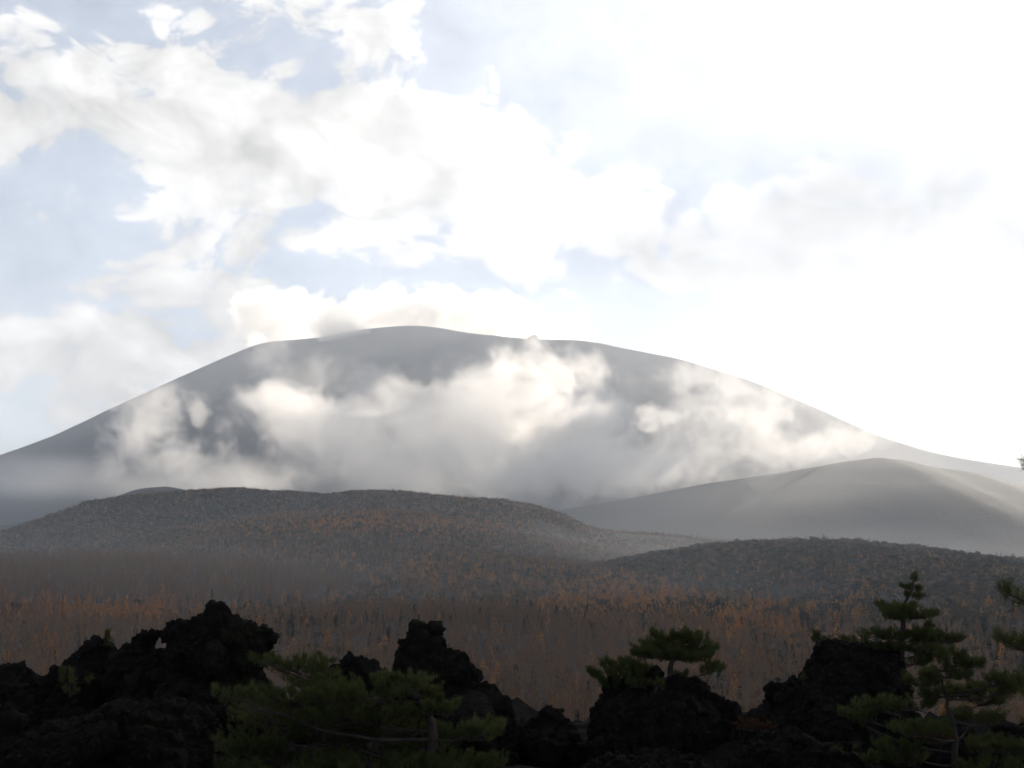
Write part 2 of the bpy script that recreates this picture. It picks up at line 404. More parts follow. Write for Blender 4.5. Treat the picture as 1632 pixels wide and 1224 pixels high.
cloud('summit_cloud', 'white cloud cap boiling up behind the summit crest',
      [body(440, 505, 6500, 90, 55, 260), body(530, 510, 6450, 80, 46, 240), body(600, 500, 6500, 80, 50, 260), body(660, 510, 6500, 90, 42, 260), body(705, 498, 6550, 70, 50, 260), body(760, 510, 6500, 80, 44, 260), body(800, 508, 6500, 70, 46, 240), body(860, 528, 6450, 70, 36, 220), body(910, 540, 6420, 50, 20, 180), body(545, 535, 6120, 48, 34, 120)],
      11, .012, 150, 1.0, .2, seed=19.0, warp=70, edge=.12)
cloud('cloud_mist', 'low grey mist hanging between the wooded dome and the mountain',
      [body(60, 770, 3500, 330, 55, 350), body(350, 765, 3450, 280, 40, 350), body(640, 780, 3400, 300, 35, 300), body(-150, 760, 3500, 250, 70, 350)],
      50, .0048, 420, 1.0, .9, seed=23.0)

cloud('valley_mist', 'thin grey mist lying over the wooded valley floor and between the ridges',
      [((-400, 950, 0), (1500, 600, 110)), ((400, 1450, 35), (1500, 700, 120)), ((-400, 1550, 40), (1700, 500, 110))], 80, 9.0e-4, 500, .35, 1.0, seed=41.0, edge=.12)
cloud('slope_mist', 'pale backlit mist veiling the low hill on the right',
      [((1000, 2750, 230), (1700, 520, 380)), ((300, 2750, 200), (1300, 420, 300))], 90, 8.0e-4, 600, .35, 1.0, aniso=.1, seed=43.0, edge=.12)
# unseen cloud added far right, out of view, shaped to keep the valley shaded
def sunward(s_, p, h):
    sa, ca = math.sin(R(SUN_AZ)), math.cos(R(SUN_AZ))
    return (s_ * sa + p * ca, s_ * ca - p * sa, h + s_ * math.tan(R(SUN_EL)))
cloud('sun_cloud', 'unseen cloud added out of view to the right to block the sun from the valley',
      [(sunward(15000, -300, -240), (1050, 800, 470)), (sunward(15000, 500, -220), (1100, 1000, 460)), (sunward(15200, -100, -200), (1000, 900, 420)), (sunward(14900, -1400, -150), (740, 740, 400))],
      120, .012, 900, .5, .4, seed=31.0)

# ------------------------------------------------------------------ vegetation materials
def leaf_material(name, c1, c2, trans=0.35, rough=0.8, scale=2.0):
    m = bpy.data.materials.new(name); m.use_nodes = True; m.node_tree.nodes.clear()
    t = NT(m.node_tree); out = t.node('ShaderNodeOutputMaterial')
    g = t.node('ShaderNodeNewGeometry').outputs['Position']
    oi = t.node('ShaderNodeObjectInfo').outputs['Random']
    f = t.math('ADD', t.ramp(t.noise(g, scale, 3, .6), .3, .7, 0, .7), t.math('MULTIPLY', oi, .4), clamp=True)
    c = t.mix(f, (*c1, 1), (*c2, 1))
    d = t.node('ShaderNodeBsdfDiffuse'); tr = t.node('ShaderNodeBsdfTranslucent'); mx = t.node('ShaderNodeMixShader')
    t.l.new(c, d.inputs[0]); t.l.new(c, tr.inputs[0]); mx.inputs[0].default_value = trans
    t.l.new(d.outputs[0], mx.inputs[1]); t.l.new(tr.outputs[0], mx.inputs[2]); t.l.new(mx.outputs[0], out.inputs[0])
    return m
def bark_material(name, c1, c2, scale=3.0):
    m, t, b = material(name)
    g = t.node('ShaderNodeTexCoord').outputs['Object']
    n = t.noise(t.vmath('MULTIPLY', g, (1, 1, .35)), scale, 5, .65)
    t.l.new(t.mix(t.ramp(n, .35, .65), (*c1, 1), (*c2, 1)), b.inputs['Base Color'])
    bp = t.node('ShaderNodeBump'); bp.inputs['Strength'].default_value = .6; bp.inputs['Distance'].default_value = .03
    t.l.new(n, bp.inputs['Height']); t.l.new(bp.outputs[0], b.inputs['Normal'])
    return m
MAT_BIRCH = bark_material('pale_birch_bark', (.27, .245, .22), (.17, .15, .135), 1.0)
MAT_TWIG = leaf_material('bare_twigs', (.185, .122, .082), (.24, .160, .105), .1, scale=.02)
MAT_TWIG2 = leaf_material('rusty_twigs', (.23, .125, .068), (.28, .155, .080), .15, scale=.02)
MAT_LARCH = leaf_material('orange_larch_needles', (.44, .200, .058), (.56, .285, .095), .35, scale=.03)
MAT_LARCHBARK = bark_material('larch_bark', (.09, .07, .055), (.05, .04, .035), 1.0)
MAT_FIR = leaf_material('dark_conifer_needles', (.020, .030, .016), (.034, .044, .022), .2, scale=.03)
MAT_SHRUB = leaf_material('dull_shrub_leaves', (.080, .064, .034), (.118, .082, .042), .25, scale=.02)
MAT_DARKSHRUB = leaf_material('dark_shrub_leaves', (.040, .044, .028), (.060, .060, .036), .25, scale=.02)
MAT_NEEDLE = leaf_material('pine_needles', (.046, .056, .020), (.088, .094, .034), .45, scale=1.6)
MAT_NEEDLE_Y = leaf_material('yellowing_needles', (.20, .15, .02), (.26, .19, .03), .40, scale=1.6)
MAT_PINEBARK = bark_material('pine_bark', (.060, .042, .034), (.030, .024, .022), 5.0)

# ------------------------------------------------------------------ tree prototypes (distant wood)
def tube(path, radii, sides=5):
    """tapered tube through points; returns verts, quads"""
    path = [Vector(p) for p in path]; V = []; Fc = []
    for i, p in enumerate(path):
        t = (path[min(i + 1, len(path) - 1)] - path[max(i - 1, 0)]).normalized()
        a = t.orthogonal().normalized(); b = t.cross(a)
        for k in range(sides):
            an = 2 * math.pi * k / sides
            V.append(p + (a * math.cos(an) + b * math.sin(an)) * radii[i])
    for i in range(len(path) - 1):
        for k in range(sides):
            k2 = (k + 1) % sides
            Fc.append((i * sides + k, i * sides + k2, (i + 1) * sides + k2, (i + 1) * sides + k))
    return V, Fc
def merge(parts):
    V, Fc = [], []
    for v, f in parts:
        n = len(V); V += v; Fc += [tuple(i + n for i in q) for q in f]
    return V, Fc
def rand_rot(r):
    return r.uniform(0, 2 * math.pi)
def bare_tree(seed, h=12.0, spread=1.0):
    r = random.Random(seed)
    path = []; x = y = 0
    for i in range(7):
        path.append((x, y, h * i / 6)); x += r.uniform(-.14, .14); y += r.uniform(-.14, .14)
    tv, tf = tube(path, [.11 - .015 * i for i in range(7)], 5)
    V, Fc = [], []
    def blade(p, q, w):
        d = (q - p); s_ = d.orthogonal().normalized(); s_.rotate(Matrix.Rotation(rand_rot(r), 3, d.normalized()))
        n = len(V); V.extend([p - s_ * w, p + s_ * w, q]); Fc.append((n, n + 1, n + 2))
    for k in range(54):
        u = r.uniform(.3, .99); zz = h * u; i = min(5, int(u * 6)); f = u * 6 - i
        p = Vector(path[i]).lerp(Vector(path[i + 1]), f)
        a = rand_rot(r); L = spread * (2.5 * (1 - u) ** .7 + .7) * r.uniform(.7, 1.2)
        d = Vector((math.cos(a), math.sin(a), r.uniform(.9, 1.9))).normalized()
        q = p + d * L; blade(p, q, .035)
        for j in range(9):
            m = p.lerp(q, r.uniform(.25, 1)); e = Vector((r.uniform(-1, 1), r.uniform(-1, 1), r.uniform(.2, 1.4))).normalized()
            blade(m, m + e * r.uniform(.5, 1.2), .028)
    return (tv, tf), (V, Fc)
def cone_tree(seed, h=12.0, rad=2.3, layers=13, per=30, droop=-.15, size=.5, base=.14):
    r = random.Random(seed)
    tv, tf = tube([(0, 0, 0), (r.uniform(-.1, .1), 0, h * .5), (0, r.uniform(-.1, .1), h)], [.16, .1, .02], 5)
    V, Fc = [], []
    for l in range(layers):
        u = base + (1 - base) * (l + r.uniform(-.3, .3)) / (layers - .4); u = min(u, .99)
        R_ = rad * (1 - u) ** .8 * r.uniform(.78, 1.12) + .12
        n_ = max(5, int(per * (1 - u * .75)))
        for k in range(n_):
            a = rand_rot(r); rr = R_ * math.sqrt(r.uniform(.06, 1)) * r.uniform(.8, 1.15)
            c = Vector((math.cos(a) * rr, math.sin(a) * rr, h * u + rr * droop + r.uniform(-.4, .4) * h / layers))
            o = Vector((math.cos(a), math.sin(a), r.uniform(-.4, .6))).normalized(); s_ = Vector((-math.sin(a), math.cos(a), r.uniform(-.7, .7))).normalized()
            z_ = size * r.uniform(.6, 1.25)
            n = len(V); V.extend([c - s_ * z_ * .55, c + s_ * z_ * .55, c + o * z_ + Vector((0, 0, r.uniform(-.2, .3) * z_))]); Fc.append((n, n + 1, n + 2))
            n = len(V); V.extend([c - o * z_ * .4, c + o * z_ * .7, c + Vector((s_.x * .3, s_.y * .3, .8)) * z_]); Fc.append((n, n + 1, n + 2))
    return (tv, tf), (V, Fc)
def round_shrub(seed, h=4.0, rad=2.4, n_=150, size=.55):
    r = random.Random(seed); lobes = [(r.uniform(-.5, .5) * rad, r.uniform(-.5, .5) * rad, h * r.uniform(.4, .75), r.uniform(.45, .75)) for _ in range(5)]
    tv, tf = tube([(0, 0, 0), (.1, 0, h * .6)], [.12, .05], 4)
    V, Fc = [], []
    for k in range(n_):
        lx, ly, lz, lr = r.choice(lobes); d = Vector((r.gauss(0, 1), r.gauss(0, 1), r.gauss(0, .8))).normalized() * (lr * rad * r.uniform(.55, 1))
        c = Vector((lx, ly, lz)) + Vector((d.x, d.y, d.z * .7)); c.z = max(c.z, .1)
        a_ = Vector((r.gauss(0, 1), r.gauss(0, 1), r.gauss(0, 1))).normalized(); b_ = a_.orthogonal().normalized(); z_ = size * r.uniform(.6, 1.3)
        n = len(V); V.extend([c - a_ * z_ * .5, c + a_ * z_ * .5, c + b_ * z_]); Fc.append((n, n + 1, n + 2))
    return (tv, tf), (V, Fc)
def tri_mesh(name, VF, mats):
    """mesh of quads and triangles mixed; mats = list of (VF, material)"""
    me = bpy.data.meshes.new(name)
    me.from_pydata([tuple(v) for v in VF[0]], [], VF[1]); me.update()
    return me
def two_mesh(name, A, ma, B, mb):
    V, Fc = merge([A, B]); me = bpy.data.meshes.new(name); me.from_pydata([tuple(v) for v in V], [], Fc)
    me.materials.append(ma); me.materials.append(mb)
    me.polygons.foreach_set('material_index', np.array([0] * len(A[1]) + [1] * len(B[1]), np.int32)); me.update()
    return me
KINDS = {}
KINDS['bare'] = [(bare_tree(100 + i, 12.0, 1.0 + .15 * (i % 3)), MAT_BIRCH, MAT_TWIG if i % 3 else MAT_TWIG2) for i in range(5)]
KINDS['larch'] = [(cone_tree(200 + i, 12.0, 3.9 + .4 * i, 12, 60, size=.7, base=.10), MAT_LARCHBARK, MAT_LARCH) for i in range(4)]
KINDS['fir'] = [(cone_tree(300 + i, 11.0, 2.4 + .2 * i, 12, 34, size=.6, base=.06), MAT_LARCHBARK, MAT_FIR) for i in range(3)]
KINDS['shrub'] = [(round_shrub(400 + i, 5.0, 2.7, 230, .5), MAT_LARCHBARK, (MAT_SHRUB, MAT_TWIG, MAT_SHRUB, MAT_DARKSHRUB, MAT_TWIG2, MAT_DARKSHRUB, MAT_SHRUB)[i]) for i in range(7)]
proto_col = {}
for kname, lst in KINDS.items():
    c = bpy.data.collections.new('prototypes_' + kname); proto_col[kname] = c
    for i, ((A, B), ma, mb) in enumerate(lst):
        c.objects.link(bpy.data.objects.new('%s_%02d' % (kname, i), two_mesh(kname, A, ma, B, mb)))

# ------------------------------------------------------------------ scatter the woods over the terrain
def project(X, Y, Z):
    c, s_ = math.cos(PITCH), math.sin(PITCH)
    f = Y * c + Z * s_; u = -Y * s_ + Z * c
    return CX + FPX * X / f, CY - FPX * u / f
pts = {k: [] for k in KINDS}
def scatter(d0, d1, area, seed):
    r = np.random.default_rng(seed); half = R(29)
    n = int(half * (d1 * d1 - d0 * d0) / area)
    d = np.sqrt(r.uniform(d0 * d0, d1 * d1, n)); a = r.uniform(-half, half, n)
    X, Y = d * np.sin(a), d * np.cos(a)
    zs = np.stack([f(X, Y) for f in LAYERS]); which = zs.argmax(0); Z = zs.max(0)
    px, py = project(X, Y, Z)
    def g(x, y, rx, ry): return np.exp(-(((px - x) / rx) ** 2 + ((py - y) / ry) ** 2))
    patch = fbm2(X, Y, 60, 4, .5, 71); patch2 = fbm2(X, Y, 150, 4, .5, 77); fine = fbm2(X, Y, 18, 2, .5, 79)
    po = .05 + .75 * g(110, 990, 200, 24) + .35 * g(60, 1035, 120, 18) + .42 * g(720, 915, 170, 32) + .42 * g(1000, 960, 170, 45) + .42 * g(1230, 1010, 160, 60) + .40 * g(600, 840, 220, 18) + .10 * g(1400, 930, 250, 40) + .15 * g(1150, 1070, 120, 50) + .12 * g(1500, 905, 160, 14)
    po = np.clip(po * np.clip(.7 + 1.5 * patch + .5 * fine, 0, 2), 0, .85)
    pe = np.clip(.05 + .5 * g(1450, 1060, 260, 80) + .30 * g(480, 1010, 60, 30) + .25 * g(1000, 990, 250, 25) + .25 * g(300, 800, 300, 18) + .5 * patch2, .015, .7)
    ps = np.array([.10, .90, .93, .95, .95, .80, .06, .60])[which] + np.clip((d - 600) / 500, 0, 1) * np.where(which == 0, .55, 0) + .5 * g(1430, 1000, 260, 100)
    ps = np.clip(ps + .5 * patch, 0, .92)
    ps = ps * (1 - .9 * g(300, 925, 330, 32)); pe = pe * (1 - .95 * g(250, 925, 350, 35)) * (1 - .9 * g(820, 1060, 170, 60))
    po = po * (1 - .9 * g(250, 925, 350, 24))
    u = r.uniform(0, 1, n)
    kind = np.where(u < po, 1, np.where(r.uniform(0, 1, n) < ps, 3, np.where(r.uniform(0, 1, n) < pe, 2, 0)))
    hs = np.array([.80, .62, .50, .5, .6, .70, .95, .72])[which] * np.clip(r.normal(1, .22, n), .5, 1.5)
    hs = np.where(kind == 3, np.clip(r.normal(.82, .28, n) + .8 * patch + .5 * patch2 + .3 * fine, .35, 1.8), hs); hs = np.where(kind == 2, hs * r.uniform(.45, 1.0, n), hs); hs = np.where(kind == 1, hs * r.uniform(.45, .85, n), hs)
    hs = np.where((which == 0) & (kind == 0) & (d > 650), hs * .72, hs)
    rz = r.uniform(0, 2 * np.pi, n); ix = r.integers(0, 1000, n)
    for k, nm in enumerate(('bare', 'larch', 'fir', 'shrub')):
        m = (kind == k) & (which != 3)
        pts[nm].append(np.stack([X[m], Y[m], Z[m] - .15, hs[m], rz[m], ix[m], px[m], py[m]], 1))
scatter(190, 900, 21, 1)
scatter(900, 1700, 18, 2)
scatter(1700, 2750, 25, 3)
pts = {k: np.concatenate(v) for k, v in pts.items()}

def instancer(name, arr, col, **props):
    me = bpy.data.meshes.new(name); me.vertices.add(len(arr)); me.vertices.foreach_set('co', arr[:, :3].astype(np.float32).ravel())
    for an, colx in (('size', 3), ('turn', 4)):
        at_ = me.attributes.new(an, 'FLOAT', 'POINT'); at_.data.foreach_set('value', arr[:, colx].astype(np.float32))
    at_ = me.attributes.new('pick', 'INT', 'POINT'); at_.data.foreach_set('value', arr[:, 5].astype(np.int32))
    ng = bpy.data.node_groups.new(name + '_spread', 'GeometryNodeTree')
    ng.interface.new_socket('Geometry', in_out='INPUT', socket_type='NodeSocketGeometry'); ng.interface.new_socket('Geometry', in_out='OUTPUT', socket_type='NodeSocketGeometry')
    t = NT(ng); gi = t.node('NodeGroupInput'); go = t.node('NodeGroupOutput')
    ci = t.node('GeometryNodeCollectionInfo'); ci.inputs[0].default_value = col; ci.inputs['Separate Children'].default_value = True; ci.inputs['Reset Children'].default_value = True
    def attr(nm, ty):
        n = t.node('GeometryNodeInputNamedAttribute', data_type=ty); n.inputs[0].default_value = nm; return n.outputs[0]
    ip = t.node('GeometryNodeInstanceOnPoints')
    t.l.new(gi.outputs[0], ip.inputs['Points']); t.l.new(ci.outputs[0], ip.inputs['Instance']); ip.inputs['Pick Instance'].default_value = True
    t.l.new(attr('pick', 'INT'), ip.inputs['Instance Index'])
    cx = t.node('ShaderNodeCombineXYZ'); t.l.new(attr('turn', 'FLOAT'), cx.inputs[2])
    er = t.node('FunctionNodeEulerToRotation'); t.l.new(cx.outputs[0], er.inputs[0]); t.l.new(er.outputs[0], ip.inputs['Rotation'])
    t.l.new(attr('size', 'FLOAT'), ip.inputs['Scale'])
    t.l.new(ip.outputs[0], go.inputs[0])
    o = add(name, me, **props); md = o.modifiers.new('spread', 'NODES'); md.node_group = ng
    return o
ZONES = [(190, 'beyond the leaning rock at far left'), (440, 'above the knobbed outcrop'), (640, 'between the knobbed outcrop and the horned spire'), (810, 'just right of the horned spire top'), (940, 'in the gap above the low pointed heap'), (1080, 'left behind the windswept pine'), (1180, 'right behind the windswept pine'), (1300, 'left of the blocky tower'), (1700, 'behind the straight pine')]
def zone(px): return next(t for x, t in ZONES if px < x)
def individuals(kname, arr, name, label, cat, group, crown='crown'):
    protos = []
    for (A, B), ma, mb in KINDS[kname]:
        mA = tri_mesh('trunk', A, None); mA.materials.append(ma); mB = tri_mesh(crown, B, None); mB.materials.append(mb); protos.append((mA, mB))
    for row in arr:
        zn = zone(row[6]); root = empty(name, tuple(row[:3]), label=label + ' ' + zn, category=cat, group=group + ' ' + zn)
        root.rotation_euler[2] = row[4]; root.scale = (row[3],) * 3
        mA, mB = protos[int(row[5]) % len(protos)]
        add('trunk', mA, None, root); add(crown, mB, None, root)
def split(arr, n, cond=None):
    dist = np.hypot(arr[:, 0], arr[:, 1]); ok = (arr[:, 6] > 5) & (arr[:, 6] < 1627) & (arr[:, 7] < 1150)
    if cond is not None: ok &= cond
    score = np.where(ok, arr[:, 3] / dist, 0); o = np.argsort(-score); return arr[o[:n]], arr[o[n:]]

near_bare, far_bare = split(pts['bare'], 280, (pts['bare'][:, 6] > 430) & (pts['bare'][:, 6] < 1230))
near_larch, far_larch = split(pts['larch'], 120)
near_fir, far_fir = split(pts['fir'], 40)
individuals('bare', near_bare, 'birch_tree', 'bare pale-trunked birch in the brown wood', 'tree', 'bare birches')
individuals('larch', near_larch, 'larch_tree', 'small orange autumn larch', 'tree', 'small orange larches')
individuals('fir', near_fir, 'conifer_tree', 'dark green conifer among bare trees', 'tree', 'dark conifers')
instancer('bare_forest', far_bare, proto_col['bare'], kind='stuff', label='leafless brown wood covering the valley and slopes')
instancer('larch_forest', far_larch, proto_col['larch'], kind='stuff', label='orange larches dotted over the slopes')
instancer('conifer_forest', far_fir, proto_col['fir'], kind='stuff', label='dark conifers dotted through the woods')
instancer('scrub', pts['shrub'], proto_col['shrub'], kind='stuff', label='low dull scrub covering the lava ridge and dome')
print('trees', {k: len(v) for k, v in pts.items()})

# ------------------------------------------------------------------ lava foreground
def rock_material():
    m, t, b = material('lava_rock'); b.inputs['Specular IOR Level'].default_value = .04
    g = t.node('ShaderNodeNewGeometry').outputs['Position']
    n1 = t.noise(g, .9, 5, .6); n2 = t.noise(g, 9.0, 5, .65); n3 = t.noise(g, 38.0, 3, .6)
    c = t.mix(t.ramp(n1, .4, .65), (.0075, .0065, .0058, 1), (.014, .012, .0108, 1))
    c = t.mix(t.ramp(n2, .60, .72), c, (.040, .037, .032, 1))            # pale lichen crust
    c = t.mix(t.math('MULTIPLY', t.ramp(t.noise(g, .5, 4, .6), .56, .66), t.ramp(n2, .42, .6)), c, (.015, .015, .007, 1))   # moss
    t.l.new(c, b.inputs['Base Color'])
    hgt = t.math('ADD', t.math('MULTIPLY', n2, 1.0), t.math('MULTIPLY', n3, .4))
    bp = t.node('ShaderNodeBump'); bp.inputs['Strength'].default_value = 1.0; bp.inputs['Distance'].default_value = .10
    t.l.new(hgt, bp.inputs['Height']); t.l.new(bp.outputs[0], b.inputs['Normal'])
    return m
MAT_ROCK = rock_material()
def poly_dist(P, poly):
    """signed distance (inside > 0) of points P to a closed polygon"""
    poly = np.asarray(poly, float); d = np.full(len(P), 1e9); inside = np.zeros(len(P), bool)
    for a, b in zip(poly, np.roll(poly, -1, 0)):
        ab = b - a; t = np.clip(((P - a) @ ab) / (ab @ ab + 1e-9), 0, 1); d = np.minimum(d, np.hypot(*(P - (a + t[:, None] * ab)).T))
        cr = ((a[1] > P[:, 1]) != (b[1] > P[:, 1])); xx = a[0] + (P[:, 1] - a[1]) / (b[1] - a[1] + 1e-12) * (b[0] - a[0])
        inside ^= cr & (P[:, 0] < xx)
    return np.where(inside, d, -d)
ICO = bmesh.new(); bmesh.ops.create_icosphere(ICO, subdivisions=2, radius=1.0)
ICO_V = np.array([v.co[:] for v in ICO.verts]); ICO_F = np.array([[v.index for v in f.verts] for f in ICO.faces]); ICO.free()
def remeshed(V, Fc, voxel):
    me = mesh_from('lump', V, Fc); o = bpy.data.objects.new('lump', me); COL.objects.link(o)
    md = o.modifiers.new('r', 'REMESH'); md.mode = 'VOXEL'; md.voxel_size = voxel; md.use_smooth_shade = True
    dg = bpy.context.evaluated_depsgraph_get(); ev = o.evaluated_get(dg); m2 = bpy.data.meshes.new_from_object(ev)
    bpy.data.objects.remove(o); bpy.data.meshes.remove(me)
    return m2
def cells(q, seed):
    """Worley cells: (nearest, second nearest distance, random number of the nearest cell)"""
    i0 = np.floor(q).astype(np.int64); f1 = np.full(len(q), 9.0); f2 = f1.copy(); rid = np.zeros(len(q))
    for a in (-1, 0, 1):
        for b in (-1, 0, 1):
            for c in (-1, 0, 1):
                k = i0 + np.array([a, b, c]); h = [_hash(k[:, 0], k[:, 1], k[:, 2], seed + t) for t in range(3)]
                d = np.sqrt(sum((k[:, t] + h[t] - q[:, t]) ** 2 for t in range(3))); r_ = _hash(k[:, 0], k[:, 1], k[:, 2], seed + 9)
                m = d < f1; f2 = np.where(m, f1, np.minimum(f2, d)); rid = np.where(m, r_, rid); f1 = np.where(m, d, f1)
    return f1, f2, rid
def clinker(me, seed, amp=1.0):
    """rough aa-lava surface: broken blocks of several sizes with cracks between them, then grit"""
    n = len(me.vertices); co = np.empty(n * 3, np.float32); me.vertices.foreach_get('co', co); co = co.reshape(-1, 3).astype(float)
    def normals():
        no = np.empty(n * 3, np.float32); me.vertex_normals.foreach_get('vector', no); return no.reshape(-1, 3).astype(float)
    def put(): me.vertices.foreach_set('co', co.astype(np.float32).ravel()); me.update()
    wv = np.stack([fbm(co * 1.1, 3, .5, seed + 40 + k) for k in range(3)], 1)
    for sc, a, crack in ((.95, .34, .10), (2.6, .20, .09), (6.5, .085, .045)):
        f1, f2, rid = cells((co * np.array([1, 1, .8]) + wv * .35 / sc) * sc, seed + int(sc * 10))
        nn = normals(); e = f2 - f1
        co = co + nn * (amp * ((rid - .5) * a * np.clip(e / .25, 0, 1) - crack * np.exp(-(e / .10) ** 2) + .10 * a))[:, None]; put()
    nn = normals(); co = co + nn * (.045 * amp * fbm(co * 11, 3, .6, seed + 3))[:, None] + .018 * amp * np.stack([vnoise(co * 16, seed + 60 + k) for k in range(3)], 1); put()
def rock_outline(name, label, D, outline, step=9, rmax=55, depth=.7, voxel=.047, seed=1, inset=3, hole=None, extra=None, amp=1.0):
    """an outcrop: balls packed inside its outline at distance D, with real depth, fused and roughened"""
    r = np.random.default_rng(seed); o = np.asarray(outline, float)
    gx, gy = np.meshgrid(np.arange(o[:, 0].min(), o[:, 0].max(), step), np.arange(o[:, 1].min(), o[:, 1].max(), step))
    P = np.stack([gx.ravel(), gy.ravel()], 1) + r.uniform(-3, 3, (gx.size, 2))
    d = poly_dist(P, o)
    if hole is not None: d = np.minimum(d, -poly_dist(P, hole) - 2)
    k = d > 4; P, d = P[k], d[k]
    sc = D / FPX; Vs, Fs = [], []
    for i, ((x, y), dd) in enumerate(zip(P, d)):
        rad = max(4.0, min(dd, rmax) * r.uniform(.74, .98)); room = min(dd, 150) * sc
        c = np.array(at(x, y, D)); c[1] += r.normal(0, .35) * depth * room + .25 * depth * room
        rr = rad * sc * np.array([1, 1 + .5 * depth, 1]); Vs.append(ICO_V * rr + c); Fs.append(ICO_F + i * len(ICO_V))
    V, Fc = np.concatenate(Vs), np.concatenate(Fs)
    base = np.array([V[:, 0].mean(), V[:, 1].mean(), V[:, 2].min()])
    me = remeshed(V - base, Fc, voxel); me.name = name
    clinker(me, seed * 13, amp)
    ob = add(name, me, MAT_ROCK, label=label, category='rock', group='lava rocks in the foreground'); ob.location = base
    return ob
BOT = 1290
rock_outline('lava_rock', 'broad black lava outcrop at far left with a knobbed crest', 28,
    [(252, BOT), (252, 1180), (250, 1100), (258, 1050), (266, 1038), (268, 1024), (258, 1010), (262, 996), (275, 988), (300, 987), (324, 987), (330, 973), (340, 965), (352, 961), (364, 966), (370, 980), (376, 975), (386, 976), (388, 988), (404, 994), (418, 992), (428, 1002), (430, 1040), (424, 1075), (440, 1120), (450, 1200), (450, BOT)], seed=1)
rock_outline('lava_rock', 'hunched lava rock left of the knobbed outcrop, with a small hole between them', 28.2,
    [(178, BOT), (182, 1150), (184, 1060), (188, 1042), (195, 1030), (204, 1021), (215, 1012), (224, 1004), (240, 1004), (250, 1000), (262, 1003), (262, 1014), (250, 1017), (242, 1026), (246, 1036), (258, 1042), (275, 1060), (280, 1150), (280, BOT)], seed=2, rmax=30)
rock_outline('lava_rock', 'leaning lava rock with a small pine seedling at its top, far left', 28.6,
    [(60, BOT), (70, 1150), (82, 1080), (92, 1062), (104, 1048), (120, 1036), (130, 1022), (134, 1012), (142, 1012), (152, 1008), (164, 1014), (170, 1024), (182, 1032), (188, 1060), (196, 1150), (200, BOT)], seed=3, rmax=40)
rock_outline('lava_rock', 'low dark lava rubble along the left edge', 29.5,
    [(-120, BOT), (-120, 1070), (-60, 1062), (0, 1069), (30, 1066), (52, 1068), (60, 1075), (80, 1070), (100, 1078), (130, 1090), (140, BOT)], seed=4)
rock_outline('lava_rock', 'small dark lava knob in the gap behind the bushy pine', 34,
    [(478, 1110), (482, 1078), (500, 1066), (516, 1060), (534, 1062), (546, 1058), (556, 1046), (566, 1040), (582, 1041), (594, 1050), (608, 1056), (618, 1068), (634, 1075), (650, 1080), (655, 1130), (560, 1180), (480, 1180)], seed=5, rmax=30)
rock_outline('lava_rock', 'tall horned lava spire with a jagged sloping right side', 26,
    [(640, BOT), (640, 1180), (640, 1100), (642, 1060), (644, 1040), (637, 1030), (636, 1022), (646, 1012), (652, 1004), (664, 1006), (672, 1010), (680, 1005), (696, 1006), (700, 1016), (702, 1028), (708, 1034), (718, 1034), (722, 1044), (738, 1056), (756, 1068), (762, 1080), (780, 1094), (784, 1108), (796, 1112), (800, 1124), (806, 1142), (812, 1170), (830, BOT)], seed=6, rmax=45)
rock_outline('lava_rock', 'grey rounded boulder leaning against the foot of the horned spire', 25,
    [(690, 1160), (704, 1130), (722, 1112), (745, 1102), (768, 1106), (784, 1124), (790, 1150), (795, 1190), (800, BOT), (690, BOT)], seed=7, rmax=50, amp=.45)
rock_outline('lava_rock', 'low pointed lava heap between the horned spire and the pine-topped rock', 27,
    [(800, BOT), (806, 1178), (820, 1160), (842, 1150), (860, 1146), (862, 1134), (876, 1126), (892, 1126), (902, 1134), (912, 1142), (918, 1156), (930, 1172), (940, 1182), (955, 1200), (960, BOT)], seed=8, rmax=45)
rock_outline('lava_rock', 'massive lava rock with a windswept pine growing on its top', 25,
    [(936, BOT), (944, 1190), (938, 1168), (936, 1152), (946, 1140), (948, 1124), (958, 1116), (962, 1098), (972, 1094), (984, 1098), (1000, 1094), (1012, 1084), (1018, 1072), (1040, 1068), (1064, 1072), (1078, 1082), (1086, 1094), (1098, 1090), (1112, 1092), (1122, 1104), (1136, 1114), (1150, 1124), (1164, 1122), (1172, 1134), (1170, 1150), (1180, 1175), (1200, 1210), (1210, BOT)], seed=9, rmax=60)
rock_outline('lava_rock', 'tall blocky lava tower beside the trunk of the straight pine', 30,
    [(1180, BOT), (1186, 1165), (1200, 1148), (1220, 1140), (1232, 1128), (1236, 1106), (1246, 1100), (1252, 1084), (1270, 1084), (1286, 1078), (1294, 1070), (1294, 1050), (1292, 1030), (1300, 1020), (1318, 1014), (1334, 1014), (1346, 1020), (1370, 1026), (1400, 1032), (1424, 1044), (1438, 1064), (1440, 1100), (1452, 1140), (1480, 1180), (1490, BOT)], seed=10, rmax=60)
rock_outline('lava_rock', 'low lava rubble under the broad pine at lower right', 29,
    [(1430, BOT), (1440, 1185), (1470, 1176), (1500, 1176), (1520, 1170), (1545, 1170), (1570, 1172), (1600, 1168), (1640, 1160), (1720, 1150), (1740, BOT)], seed=11, rmax=50)
rock_outline('lava_rock', 'dark lava slab in front at the bottom, below the pine-topped rock', 21,
    [(880, 1310), (900, 1230), (930, 1210), (960, 1200), (1000, 1196), (1040, 1190), (1080, 1196), (1120, 1204), (1150, 1222), (1180, 1310)], seed=12, rmax=40)
rock_outline('lava_rock', 'rough lava heap in front at the bottom left corner', 22,
    [(-80, 1330), (-60, 1160), (0, 1156), (40, 1162), (90, 1150), (130, 1138), (180, 1128), (210, 1116), (240, 1122), (270, 1132), (310, 1146), (330, 1170), (350, 1200), (380, 1330)], seed=13, rmax=70)
